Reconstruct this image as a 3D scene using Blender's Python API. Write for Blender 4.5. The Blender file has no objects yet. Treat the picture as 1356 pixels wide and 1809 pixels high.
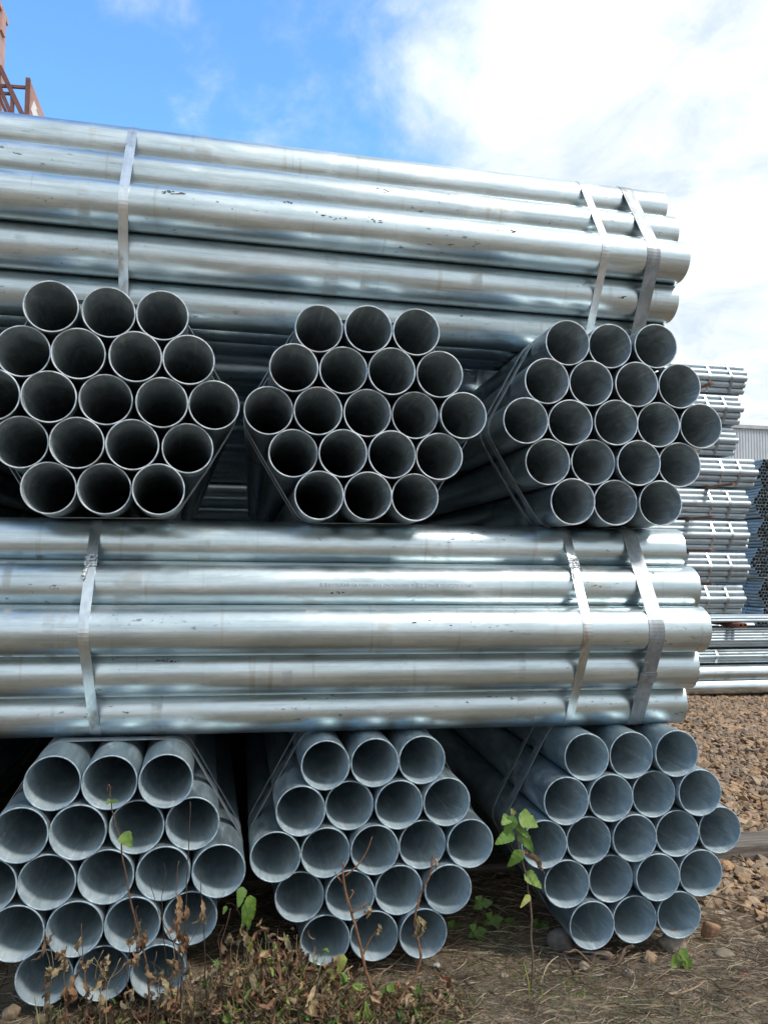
import bpy, bmesh, math, random
from mathutils import Vector, Matrix, noise
R = math.radians
random.seed(7)
S = bpy.context.scene
COL = S.collection

# ------------------------------------------------------------------ camera
YAW, PITCH, ROLL, CAMZ, FPX = R(11.465), R(3.59), R(0.61), 1.364, 1400.0
fw = Vector((math.sin(YAW) * math.cos(PITCH), math.cos(YAW) * math.cos(PITCH), math.sin(PITCH)))
r0 = Vector((math.cos(YAW), -math.sin(YAW), 0)); u0 = r0.cross(fw)
rt = math.cos(ROLL) * r0 + math.sin(ROLL) * u0; up = -math.sin(ROLL) * r0 + math.cos(ROLL) * u0
CAM = Vector((0, 0, CAMZ))
cd = bpy.data.cameras.new('camera'); cam = bpy.data.objects.new('camera', cd); COL.objects.link(cam)
cd.sensor_fit = 'VERTICAL'; cd.sensor_height = 36; cd.lens = 36 * FPX / 1809; cd.clip_end = 2000; cd.clip_start = .05
cam.matrix_world = Matrix(((rt.x, up.x, -fw.x, 0), (rt.y, up.y, -fw.y, 0), (rt.z, up.z, -fw.z, CAMZ), (0, 0, 0, 1)))
S.camera = cam

def ray(px, py): return fw + (px - 678) / FPX * rt + (904.5 - py) / FPX * up
def at(px, py, Y):                       # point on the vertical plane y = Y seen at a photo pixel
    d = ray(px, py); return CAM + d * (Y / d.y)
def onz(px, py, z):                      # point on the level z seen at a photo pixel
    d = ray(px, py); return CAM + d * ((z - CAMZ) / d.z)

# ------------------------------------------------------------------ sky and sun
SUN = Vector((0.58, -0.50, 1.0)).normalized()
W = bpy.data.worlds.new('World'); S.world = W; W.use_nodes = True
nt = W.node_tree; nt.nodes.clear()
def N(nt, t, **k):
    n = nt.nodes.new(t)
    for a, b in k.items(): setattr(n, a, b)
    return n
def M(nt, op, a, b=None, c=None, clamp=False):
    n = nt.nodes.new('ShaderNodeMath'); n.operation = op; n.use_clamp = clamp
    for i, v in enumerate((a, b, c)):
        if v is None: continue
        if isinstance(v, (int, float)): n.inputs[i].default_value = v
        else: nt.links.new(v, n.inputs[i])
    return n.outputs[0]
def VM(nt, op, a, b=None):
    n = nt.nodes.new('ShaderNodeVectorMath'); n.operation = op
    for i, v in enumerate((a, b)):
        if v is None: continue
        if isinstance(v, (tuple, list, Vector)): n.inputs[i].default_value = tuple(v)
        else: nt.links.new(v, n.inputs[i])
    return n.outputs['Value'] if op in ('DOT_PRODUCT', 'LENGTH') else n.outputs[0]
def NOISE(nt, vec, scale, detail=4, rough=.5, dist=0):
    n = nt.nodes.new('ShaderNodeTexNoise'); n.inputs['Scale'].default_value = scale
    n.inputs['Detail'].default_value = detail; n.inputs['Roughness'].default_value = rough; n.inputs['Distortion'].default_value = dist
    if vec is not None: nt.links.new(vec, n.inputs['Vector'])
    return n.outputs[0]
def RAMP(nt, fac, stops, interp='LINEAR'):
    n = nt.nodes.new('ShaderNodeValToRGB'); n.color_ramp.interpolation = interp
    e = n.color_ramp.elements
    while len(e) < len(stops): e.new(.5)
    for i, (p, c) in enumerate(stops):
        e[i].position = p
        e[i].color = (c, c, c, 1) if isinstance(c, (int, float)) else (*c, 1)
    nt.links.new(fac, n.inputs[0]); return n.outputs[0]
def MIX(nt, fac, a, b, mode='MIX'):
    n = nt.nodes.new('ShaderNodeMix'); n.data_type = 'RGBA'; n.blend_type = mode
    for s, v in ((0, fac), (6, a), (7, b)):
        if isinstance(v, (int, float)): n.inputs[s].default_value = v
        elif isinstance(v, (tuple, list)): n.inputs[s].default_value = (*v, 1)
        else: nt.links.new(v, n.inputs[s])
    return n.outputs[2]
def SMOOTH(nt, v, lo, hi):
    n = nt.nodes.new('ShaderNodeMapRange'); n.interpolation_type = 'SMOOTHSTEP'
    nt.links.new(v, n.inputs[0]); n.inputs[1].default_value = lo; n.inputs[2].default_value = hi
    return n.outputs[0]

sky = N(nt, 'ShaderNodeTexSky', sky_type='NISHITA', sun_disc=False, sun_elevation=math.asin(SUN.z),
        sun_rotation=math.atan2(SUN.x, SUN.y), air_density=1.0, dust_density=.4, ozone_density=2.0)
gen = N(nt, 'ShaderNodeTexCoord').outputs['Generated']
sp = N(nt, 'ShaderNodeSeparateXYZ'); nt.links.new(gen, sp.inputs[0])
zz = M(nt, 'ADD', M(nt, 'MAXIMUM', sp.outputs[2], 0.0), .22)
cb = N(nt, 'ShaderNodeCombineXYZ')
nt.links.new(M(nt, 'DIVIDE', sp.outputs[0], zz), cb.inputs[0]); nt.links.new(M(nt, 'DIVIDE', sp.outputs[1], zz), cb.inputs[1])
cp = VM(nt, 'ADD', cb.outputs[0], (3.1, 7.7, 0))
cn = NOISE(nt, cp, 1.7, 12, .60, .35)
bank = VM(nt, 'DOT_PRODUCT', gen, Vector((math.sin(R(120)), math.cos(R(120)), -.25)))   # open blue only ahead and to the left, cloud elsewhere
cov = M(nt, 'ADD', cn, M(nt, 'MULTIPLY', bank, .8))
dens = SMOOTH(nt, cov, .08, .30)
shade = SMOOTH(nt, NOISE(nt, cp, 3.6, 11, .62, .5), .32, .64)
ccol = MIX(nt, shade, (3.3, 3.85, 4.4), (5.2, 5.45, 5.6))
skyc = MIX(nt, dens, MIX(nt, 1.0, sky.outputs[0], (.95, 1.40, 1.68), 'MULTIPLY'), ccol)
bg = N(nt, 'ShaderNodeBackground'); bg.inputs[1].default_value = .13
nt.links.new(skyc, bg.inputs[0]); nt.links.new(bg.outputs[0], N(nt, 'ShaderNodeOutputWorld').inputs[0])

sd = bpy.data.lights.new('sun', 'SUN'); sd.energy = 2.0; sd.angle = R(10); sd.color = (1, .95, .88)
so = bpy.data.objects.new('sun', sd); COL.objects.link(so); so.rotation_euler = SUN.to_track_quat('Z', 'Y').to_euler(); so.location = (3, -6, 9)

vs = S.view_settings; vs.view_transform = 'Standard'; vs.look = 'None'; vs.exposure = 0.76; vs.gamma = 1; vs.use_curve_mapping = False

# ------------------------------------------------------------------ materials
def mat(name):
    m = bpy.data.materials.new(name); m.use_nodes = True
    n = m.node_tree; b = n.nodes['Principled BSDF']; return m, n, b
def setv(nt, sock, v):
    if isinstance(v, (int, float)): sock.default_value = v
    elif isinstance(v, tuple): sock.default_value = (*v, 1)
    else: nt.links.new(v, sock)
def bump(nt, b, h, strength, dist=.01):
    n = nt.nodes.new('ShaderNodeBump'); n.inputs['Strength'].default_value = strength; n.inputs['Distance'].default_value = dist
    nt.links.new(h, n.inputs['Height']); nt.links.new(n.outputs[0], b.inputs['Normal'])
def objvec(nt, scale):
    tc = N(nt, 'ShaderNodeTexCoord').outputs['Object']; oi = N(nt, 'ShaderNodeObjectInfo').outputs['Random']
    cm = N(nt, 'ShaderNodeCombineXYZ')
    for i, k in enumerate((37., 91., 53.)): nt.links.new(M(nt, 'MULTIPLY', oi, k), cm.inputs[i])
    v = VM(nt, 'MULTIPLY', tc, scale)
    return VM(nt, 'ADD', v, cm.outputs[0]), oi, tc

def galvanized(name, c1, c2, r1, r2, metal=1.0, speck=.5, dull=0):
    m, nt, b = mat(name)
    vs_, oi, tc = objvec(nt, (1, .035, 1))
    v1, _, _ = objvec(nt, (1, .35, 1))
    st = NOISE(nt, vs_, 55, 4, .6)
    cl = NOISE(nt, v1, 7, 6, .6, .4)
    fine = NOISE(nt, v1, 70, 3, .6)
    col = MIX(nt, SMOOTH(nt, cl, .3, .72), c1, c2)
    col = MIX(nt, M(nt, 'MULTIPLY', SMOOTH(nt, st, .42, .72), .45), col, tuple(x * .55 for x in c1))
    hair = NOISE(nt, VM(nt, 'MULTIPLY', vs_, (1, .6, 1)), 190, 3, .6)
    col = MIX(nt, M(nt, 'MULTIPLY', SMOOTH(nt, hair, .58, .70), .35), col, tuple(x * .5 for x in c1))
    spang = N(nt, 'ShaderNodeTexVoronoi'); spang.inputs['Scale'].default_value = 95; nt.links.new(v1, spang.inputs['Vector'])
    spl = N(nt, 'ShaderNodeSeparateColor'); nt.links.new(spang.outputs['Color'], spl.inputs[0])
    col = MIX(nt, M(nt, 'MULTIPLY', spl.outputs[0], .16), col, tuple(x * .6 for x in c1))
    tone = M(nt, 'ADD', .86, M(nt, 'MULTIPLY', oi, .14))
    cmb = N(nt, 'ShaderNodeCombineXYZ')
    for i in range(3): nt.links.new(tone, cmb.inputs[i])
    col = MIX(nt, 1.0, col, cmb.outputs[0], 'MULTIPLY')
    # scuffs and small dark handling marks
    mk = M(nt, 'MULTIPLY', SMOOTH(nt, fine, .62, .70), SMOOTH(nt, NOISE(nt, v1, 5.5, 2, .5), .50, .62))
    col = MIX(nt, M(nt, 'MULTIPLY', mk, speck), col, (.06, .065, .07))
    # pale bloom and thin run-off stains
    bl = SMOOTH(nt, NOISE(nt, v1, 3.3, 9, .72, 1.2), .50, .68)
    col = MIX(nt, M(nt, 'MULTIPLY', bl, .35), col, (.78, .80, .80))
    dr = M(nt, 'MULTIPLY', SMOOTH(nt, NOISE(nt, VM(nt, 'MULTIPLY', v1, (.25, 9, .25)), 7, 3, .6), .62, .72), .35)
    col = MIX(nt, dr, col, (.36, .32, .25))
    # circumferential roll marks
    ring = NOISE(nt, VM(nt, 'MULTIPLY', vs_, (.02, 30, .02)), 8, 2, .5)
    rg = M(nt, 'MULTIPLY', SMOOTH(nt, ring, .60, .64), SMOOTH(nt, NOISE(nt, v1, 16, 5, .65), .44, .60))
    col = MIX(nt, M(nt, 'MULTIPLY', rg, .42), col, (.30, .28, .24))
    if dull:
        wr = SMOOTH(nt, NOISE(nt, v1, 14, 8, .68, .6), .45, .75)
        col = MIX(nt, M(nt, 'MULTIPLY', wr, dull), col, (.62, .70, .76))
        setv(nt, b.inputs['Metallic'], M(nt, 'SUBTRACT', metal, M(nt, 'MULTIPLY', wr, .35)))
    else: b.inputs['Metallic'].default_value = metal
    setv(nt, b.inputs['Base Color'], col)
    ro = M(nt, 'ADD', r1, M(nt, 'MULTIPLY', M(nt, 'ADD', M(nt, 'MULTIPLY', st, .5), M(nt, 'MULTIPLY', cl, .5)), r2 - r1))
    setv(nt, b.inputs['Roughness'], M(nt, 'ADD', M(nt, 'ADD', ro, M(nt, 'ADD', M(nt, 'MULTIPLY', rg, .15), M(nt, 'MULTIPLY', bl, .12))), M(nt, 'MULTIPLY', mk, .25)))
    bump(nt, b, M(nt, 'ADD', M(nt, 'MULTIPLY', st, .4), M(nt, 'MULTIPLY', fine, .35)), .16, .004)
    return m
def inner_metal(name, c1, c2, rough=.5, metal=.75):
    m, nt, b = mat(name)
    vs_, oi, tc = objvec(nt, (1, .10, 1))
    v1, _, _ = objvec(nt, (1, .5, 1))
    st = NOISE(nt, vs_, 60, 6, .7, .5); cl = NOISE(nt, v1, 12, 10, .74, 1.0)
    col = MIX(nt, SMOOTH(nt, cl, .32, .7), c1, c2)
    col = MIX(nt, M(nt, 'MULTIPLY', SMOOTH(nt, st, .5, .72), .5), col, tuple(min(.85, x * 1.7) for x in c2))
    # weld seam along the inside
    sx = N(nt, 'ShaderNodeSeparateXYZ'); nt.links.new(tc, sx.inputs[0])
    an = M(nt, 'ABSOLUTE', M(nt, 'ARCTAN2', sx.outputs[2], sx.outputs[0]))
    seam = M(nt, 'MULTIPLY', M(nt, 'LESS_THAN', an, .055), SMOOTH(nt, NOISE(nt, v1, 130, 2, .6), .46, .6))
    col = MIX(nt, M(nt, 'MULTIPLY', seam, .8), col, (.75, .79, .80))
    setv(nt, b.inputs['Base Color'], col); b.inputs['Metallic'].default_value = metal
    setv(nt, b.inputs['Roughness'], M(nt, 'ADD', rough - .1, M(nt, 'MULTIPLY', cl, .25)))
    bump(nt, b, M(nt, 'ADD', st, M(nt, 'MULTIPLY', seam, .8)), .12, .004)
    return m
def plain(name, c1, c2, scale=20, rough=.6, metal=0, lo=.35, hi=.65, bstr=.1, stretch=(1, 1, 1), det=6, extra=None):
    m, nt, b = mat(name)
    v, oi, tc = objvec(nt, stretch)
    n = NOISE(nt, v, scale, det, .62, .3)
    col = MIX(nt, SMOOTH(nt, n, lo, hi), c1, c2)
    if extra: col = MIX(nt, M(nt, 'MULTIPLY', SMOOTH(nt, NOISE(nt, v, scale * .35, 4, .6), .55, .68), extra[1]), col, extra[0])
    setv(nt, b.inputs['Base Color'], col); b.inputs['Roughness'].default_value = rough; b.inputs['Metallic'].default_value = metal
    bump(nt, b, n, bstr, .01)
    return m
def tinted(name, rough=.7, sheen=0, trans=0, scale=60, dark=.6):
    """colour from the per-piece attribute 'tint', broken up by noise"""
    m, nt, b = mat(name)
    a = N(nt, 'ShaderNodeAttribute', attribute_name='tint').outputs['Color']
    tc = N(nt, 'ShaderNodeTexCoord').outputs['Object']
    n = NOISE(nt, tc, scale, 5, .65)
    col = MIX(nt, SMOOTH(nt, n, .3, .7), MIX(nt, 1.0, a, (dark, dark, dark), 'MULTIPLY'), a)
    setv(nt, b.inputs['Base Color'], col); b.inputs['Roughness'].default_value = rough
    bump(nt, b, n, .25, .004)
    if trans:
        t = N(nt, 'ShaderNodeBsdfTranslucent'); nt.links.new(col, t.inputs[0])
        mx = N(nt, 'ShaderNodeMixShader'); mx.inputs[0].default_value = trans
        nt.links.new(b.outputs[0], mx.inputs[1]); nt.links.new(t.outputs[0], mx.inputs[2])
        nt.links.new(mx.outputs[0], nt.nodes['Material Output'].inputs[0])
    return m

ZN = galvanized('galvanized_bright', (.53, .625, .655), (.70, .785, .81), .24, .43, speck=.75)
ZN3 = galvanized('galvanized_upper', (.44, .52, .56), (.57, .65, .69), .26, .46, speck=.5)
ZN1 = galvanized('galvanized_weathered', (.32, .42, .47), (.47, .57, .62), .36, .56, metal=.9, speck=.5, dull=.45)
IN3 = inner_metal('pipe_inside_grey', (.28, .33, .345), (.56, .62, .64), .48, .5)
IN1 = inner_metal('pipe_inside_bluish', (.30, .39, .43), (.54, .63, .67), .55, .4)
RIM = plain('cut_pipe_edge', (.32, .37, .40), (.68, .72, .74), 30, .5, .5, extra=((.24, .18, .13), .6))
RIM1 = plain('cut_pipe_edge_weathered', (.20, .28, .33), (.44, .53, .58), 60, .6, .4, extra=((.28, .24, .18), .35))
STRAP = plain('strap_steel', (.52, .58, .61), (.68, .73, .75), 30, .33, 1, stretch=(1, 1, .3), extra=((.30, .19, .12), .6))
STRAPW = plain('strap_steel_wide', (.22, .245, .26), (.33, .355, .375), 30, .5, .6, stretch=(1, 1, .3), extra=((.30, .29, .27), .5))
STRAPD = plain('strap_steel_dull', (.28, .33, .36), (.44, .49, .52), 30, .42, .8, extra=((.26, .17, .10), .5))
SEAL = plain('crimped_seal_steel', (.16, .17, .18), (.60, .64, .66), 110, .45, .7, .42, .58, .5)
RUST = plain('rusty_steel', (.17, .055, .028), (.30, .12, .06), 40, .85, .1, bstr=.4)
INK = plain('print_ink', (.10, .115, .13), (.24, .26, .28), 300, .7, 0)
SMUT = plain('black_smudge', (.02, .02, .022), (.10, .10, .11), 250, .75, 0)
OXIDE = plain('red_oxide_paint', (.40, .24, .21), (.48, .31, .28), 6, .6, 0)
DARKOX = plain('dark_red_paint', (.10, .045, .04), (.16, .07, .06), 6, .6, 0)
WHITE = plain('white_paint', (.72, .72, .72), (.80, .80, .80), 8, .55, 0)
SHED = plain('pale_cladding', (.46, .48, .50), (.52, .54, .56), 2, .5, 0, bstr=.02)
TRIM = plain('grey_trim', (.34, .36, .38), (.40, .42, .44), 3, .5, 0, bstr=.02)
SMALL = galvanized('galvanized_small', (.38, .45, .49), (.50, .57, .61), .42, .58, metal=.7, speck=.3)
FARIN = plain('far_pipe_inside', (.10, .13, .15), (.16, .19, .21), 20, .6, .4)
FARP = galvanized('galvanized_far_dull', (.27, .28, .27), (.36, .37, .36), .55, .7, metal=.25, speck=.2)
BLUEP = plain('pale_blue_pipe', (.46, .53, .62), (.56, .63, .72), 10, .5, .1)
REDP = plain('red_brown_pipe', (.30, .11, .07), (.40, .17, .11), 10, .6, 0)
TIMBER = plain('weathered_timber', (.055, .045, .038), (.20, .17, .145), 9, .9, 0, .3, .7, .9, (.35, 3.5, 3.5), 9)
STONE = tinted('stone', .85, scale=55, dark=.62)
DRYM = tinted('dry_plant', .85, trans=.15, scale=90, dark=.5)
LEAFM = tinted('green_leaf', .5, trans=.35, scale=45, dark=.72)

# soil / gravel ground
GROUND, g, b = mat('soil_and_gravel_bed')
gv = N(g, 'ShaderNodeNewGeometry').outputs['Position']
gs = N(g, 'ShaderNodeSeparateXYZ'); g.links.new(gv, gs.inputs[0])
n1 = NOISE(g, gv, 6, 8, .65, .4); n2 = NOISE(g, gv, 45, 6, .7); n3 = NOISE(g, gv, .35, 4, .5)
soil = MIX(g, SMOOTH(g, n1, .3, .7), (.115, .09, .06), (.28, .22, .155))
soil = MIX(g, M(g, 'MULTIPLY', SMOOTH(g, NOISE(g, gv, 3.2, 5, .6), .56, .7), .6), soil, (.075, .085, .03))
vor = N(g, 'ShaderNodeTexVoronoi'); vor.inputs['Scale'].default_value = 22; g.links.new(gv, vor.inputs['Vector'])
grav = MIX(g, SMOOTH(g, NOISE(g, vor.outputs['Position'], 9, 2, .5), .35, .65), (.25, .175, .115), (.42, .34, .255))
grav = MIX(g, SMOOTH(g, vor.outputs['Distance'], .25, .55), grav, (.13, .09, .06))
gm = M(g, 'ADD', M(g, 'ADD', gs.outputs[0], M(g, 'MULTIPLY', gs.outputs[1], .55)), M(g, 'MULTIPLY', n1, .5))
gfac = SMOOTH(g, gm, 3.55, 3.95)
front = SMOOTH(g, gs.outputs[1], -1.5, .6)      # the yard behind the photographer is bare pale earth
far = MIX(g, n3, (.22, .165, .115), (.34, .27, .20))
col = MIX(g, front, far, MIX(g, gfac, soil, grav))
setv(g, b.inputs['Base Color'], col); b.inputs['Roughness'].default_value = .95
bump(g, b, M(g, 'ADD', n2, M(g, 'MULTIPLY', vor.outputs['Distance'], gfac)), .8, .02)

# ------------------------------------------------------------------ mesh helpers
class MB:
    def __init__(s): s.v = []; s.f = []; s.c = []; s.mi = []
    def add(s, vs, fs, col=None, mi=0):
        o = len(s.v); s.v += [tuple(x) for x in vs]
        for f in fs: s.f.append(tuple(i + o for i in f)); s.mi.append(mi); s.c.append(col)
    def box(s, c, h, m=None, col=None, mi=0):
        vs = [Vector((x * h[0], y * h[1], z * h[2])) for x in (-1, 1) for y in (-1, 1) for z in (-1, 1)]
        if m: vs = [m @ p for p in vs]
        c = Vector(c); s.add([p + c for p in vs], [(0, 1, 3, 2), (4, 6, 7, 5), (0, 4, 5, 1), (2, 3, 7, 6), (0, 2, 6, 4), (1, 5, 7, 3)], col, mi)
    def bar(s, a, b, w, h=None, col=None):
        a, b = Vector(a), Vector(b); d = (b - a); L = d.length; q = d.to_track_quat('Z', 'Y').to_matrix()
        s.box((a + b) / 2, (w / 2, (h or w) / 2, L / 2), q, col)
    def tube(s, pts, ra, rb, n=6, col=None, cap=True):
        pts = [Vector(p) for p in pts]; vs = []; fs = []; k = len(pts); ref = Vector((.31, .77, .55))
        for i, p in enumerate(pts):
            d = (pts[min(i + 1, k - 1)] - pts[max(i - 1, 0)]).normalized()
            a = d.cross(ref).normalized(); bb = d.cross(a); r = ra + (rb - ra) * i / (k - 1)
            vs += [p + (a * math.cos(t) + bb * math.sin(t)) * r for t in [2 * math.pi * j / n for j in range(n)]]
        for i in range(k - 1):
            for j in range(n): fs.append((i * n + j, i * n + (j + 1) % n, (i + 1) * n + (j + 1) % n, (i + 1) * n + j))
        if cap: fs += [tuple(range(n))[::-1], tuple(range((k - 1) * n, k * n))]
        s.add(vs, fs, col)
    def mesh(s, name, mats, smooth=False):
        me = bpy.data.meshes.new(name); me.from_pydata(s.v, [], s.f)
        for m in (mats if isinstance(mats, (list, tuple)) else [mats]): me.materials.append(m)
        me.polygons.foreach_set('material_index', s.mi)
        me.polygons.foreach_set('use_smooth', [smooth] * len(s.f))
        if any(c is not None for c in s.c):
            at_ = me.color_attributes.new('tint', 'FLOAT_COLOR', 'CORNER'); buf = []
            for f, c in zip(s.f, s.c):
                c = c or (.3, .3, .3)
                for _ in f: buf += [c[0], c[1], c[2], 1]
            at_.data.foreach_set('color', buf)
        me.update(); return me
    def build(s, name, mats, parent=None, smooth=False): return link(name, s.mesh(name, mats, smooth), parent)
def link(name, me, parent=None, loc=None, rot=None):
    o = bpy.data.objects.new(name, me); COL.objects.link(o)
    if parent: o.parent = parent
    if loc is not None: o.location = loc
    if rot is not None: o.rotation_euler = rot
    return o
def thing(name, label, cat, loc=(0, 0, 0), rot=(0, 0, 0), group=None):
    o = bpy.data.objects.new(name, None); COL.objects.link(o); o.location = loc; o.rotation_euler = rot; o.empty_display_size = .1
    return tag(o, label, cat, group)
def tag(o, label, cat, group=None):
    o['label'] = label; o['category'] = cat
    if group: o['group'] = group
    return o
def spline(pts, n=5):
    pts = [Vector(p) for p in pts]; out = []
    for i in range(len(pts) - 1):
        p0, p1, p2, p3 = pts[max(i - 1, 0)], pts[i], pts[i + 1], pts[min(i + 2, len(pts) - 1)]
        for k in range(n):
            t = k / n; out.append(.5 * ((2 * p1) + (p2 - p0) * t + (2 * p0 - 5 * p1 + 4 * p2 - p3) * t * t + (3 * p1 - p0 - 3 * p2 + p3) * t ** 3))
    return out + [pts[-1]]

# ------------------------------------------------------------------ ground sheet
def gz(x, y):
    n = noise.fractal(Vector((x * 1.3, y * 1.3, 2.2)), 1, 2, 4) * .022 + noise.noise(Vector((x * 7, y * 7, 5))) * .006
    base = -.062 + .035 * max(0., min(1., (2.75 - y) / .5)) + .012 * math.sin(x * 1.7 + .6)
    k = max(0., 1 - max(0, math.hypot(x - .5, y - 4) - 12) / 20)
    return base + n * k
def warp(t, near, far): return near * t + (far - near) * math.copysign(abs(t) ** 5, t)
NG = 260; mb = MB(); vs = []
for j in range(NG + 1):
    for i in range(NG + 1):
        x = .6 + warp(2 * i / NG - 1, 5.5, 420); y = 3.2 + warp(2 * j / NG - 1, 4.5, 420)
        vs.append((x, y, gz(x, y)))
fs = [(j * (NG + 1) + i, j * (NG + 1) + i + 1, (j + 1) * (NG + 1) + i + 1, (j + 1) * (NG + 1) + i) for j in range(NG) for i in range(NG)]
mb.add(vs, fs); o = mb.build('ground', GROUND, smooth=True); o['kind'] = 'structure'

# ------------------------------------------------------------------ pipes and bundles
MESH = {}
def pipe_mesh(D, L, t, seg, mats, key):
    k = (D, L, t, seg, key)
    if k in MESH: return MESH[k]
    mb = MB(); r, ri = D / 2, D / 2 - t; bev = min(.0012, t * .3)
    def ring(rad, y): return [(rad * math.cos(2 * math.pi * j / seg), y, rad * math.sin(2 * math.pi * j / seg)) for j in range(seg)]
    def band(a, b, mi):
        mb.add(a + b, [(j, (j + 1) % seg, seg + (j + 1) % seg, seg + j) for j in range(seg)], None, mi)
    ys = [bev, .02, L / 2, L - bev] if seg > 30 else [0, L]
    for a, b_ in zip(ys, ys[1:]): band(ring(r, b_), ring(r, a), 0)
    ins = [bev, .02, .08, L * .35, L - bev] if seg > 30 else [0, L]
    for a, b_ in zip(ins, ins[1:]): band(ring(ri, a), ring(ri, b_), 1)
    if seg > 30:
        for y0, y1, s in ((bev, 0, 1), (L - bev, L, -1)):
            A = [ring(r, y0), ring(r - bev, y1), ring(ri + bev, y1), ring(ri, y0)]
            for p, q in zip(A, A[1:]):
                if s > 0: band(p, q, 2)
                else: band(q, p, 2)
    else: band(ring(r, 0), ring(ri, 0), 2); band(ring(ri, L), ring(r, L), 2)
    me = mb.mesh('pipe', mats); nf = len(me.polygons)
    sm = [m != 2 for m in mb.mi]; me.polygons.foreach_set('use_smooth', sm)
    # weld the smooth bands so shading runs through
    bm = bmesh.new(); bm.from_mesh(me)
    bmesh.ops.remove_doubles(bm, verts=bm.verts, dist=1e-6)
    for e in bm.edges:
        if len(e.link_faces) == 2 and e.link_faces[0].material_index != e.link_faces[1].material_index: e.smooth = False
    bm.to_mesh(me); bm.free()
    MESH[k] = me; return me
def hexoff(rows, D): 
    mx = (len(rows) - 1) / 2
    return [((i - (n - 1) / 2) * D, (mx - r) * .8660254 * D) for r, n in enumerate(rows) for i in range(n)]
def hull(pts):
    pts = sorted(set(pts))
    def half(p):
        h = []
        for q in p:
            while len(h) > 1 and (h[-1][0] - h[-2][0]) * (q[1] - h[-2][1]) - (h[-1][1] - h[-2][1]) * (q[0] - h[-2][0]) <= 0: h.pop()
            h.append(q)
        return h[:-1]
    return half(pts) + half(pts[::-1])
def strap_mesh(offs, D, width, y, mats, skew=0, lift=.0008, th=.0013, cz=0):
    n = 40
    def loop(rr): return hull([(round(a + rr * math.cos(2 * math.pi * k / n), 6), round(c + rr * math.sin(2 * math.pi * k / n), 6)) for a, c in offs for k in range(n)])
    li = loop(D / 2 + lift)
    # outer loop by normal offset so that both have the same number of points
    m = len(li); lo = []
    for i, p in enumerate(li):
        q, s = li[i - 1], li[(i + 1) % m]; dx, dz = s[0] - q[0], s[1] - q[1]; L = math.hypot(dx, dz) or 1
        lo.append((p[0] + dz / L * th, p[1] - dx / L * th))
    mb = MB(); vs = []
    for lp in (li, lo):
        for s in (-1, 1):
            vs += [(p[0], y + s * width / 2 + skew * p[1], p[1] + cz) for p in lp]
    fs = []
    for i in range(m):
        j = (i + 1) % m
        fs += [(i, j, m + j, m + i), (2 * m + i, 3 * m + i, 3 * m + j, 2 * m + j), (i, 2 * m + i, 2 * m + j, j), (m + i, m + j, 3 * m + j, 3 * m + i)]
    mb.add(vs, fs); return mb.mesh('strap', mats)
def seal_on(strap, offs, D, width, y, t, cz, mats, skew=0, upper=True):
    """crimped seal on the strap, on the bundle's front-upper or front-lower flank (local -X side)"""
    zs = [c for a, c in offs]; zt = max(zs) if upper else min(zs)
    A = min((p for p in offs if abs(p[1] - zt) < D * .3), key=lambda p: p[0]); Bp = min(offs, key=lambda p: p[0])
    A, Bp = Vector((A[0], 0, A[1])), Vector((Bp[0], 0, Bp[1])); d = (Bp - A).normalized()
    nrm = Vector((d.z, 0, -d.x)); 
    if nrm.x > 0: nrm = -nrm
    c = A.lerp(Bp, t) + nrm * (D / 2 + .0042); c.y = y + skew * c.z; c.z += cz
    m = Matrix((d, Vector((0, 1, 0)), nrm)).transposed()
    mb = MB(); mb.box(c, (.022, width / 2 + .003, .0024), m)
    for k in (-.011, 0, .011): mb.box(c + d * k + nrm * .0030, (.0028, width / 2 + .0036, .0012), m)
    mb.box(c + d * .045 + Vector((0, width * .40, 0)) + nrm * .004, (.030, .006, .0008), m @ Matrix.Rotation(.16, 3, 'Z') @ Matrix.Rotation(-.12, 3, 'Y'))
    s = mb.build('seal', mats, strap); return s

def bundle(label, loc, rz, D=.1683, L=6.0, rows=(3, 4, 5, 4, 3), offs=None, t=.0045, seg=64, mats=None, key='', straps=(),
           jit=.015, roll=True, group=None, name='pipe_bundle', flat=.0):
    offs = offs or hexoff(rows, D * 1.0012)
    zc = -min(c for a, c in offs) + D / 2
    e = thing(name, label, 'pipe bundle', loc, (0, 0, rz), group)
    me = pipe_mesh(D, L, t, seg, mats, key); e['_'] = 0; del e['_']
    pipes = []
    for a, c in offs:
        o = link('pipe', me, e, (a, random.uniform(-jit, jit), c + zc), (0, random.uniform(0, 6.283) if roll else 0, 0)); ov = random.uniform(-.007, .007); o.scale = (1 + ov, 1, 1 - ov); pipes.append(o)
    sts = []
    for (y, w, m, *r) in straps:
        sk = r[0] if r else 0
        s = link('strap', strap_mesh(offs, D, w, y, m, sk, cz=zc), e); sts.append(s)
    return e, pipes, sts, offs, zc

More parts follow.
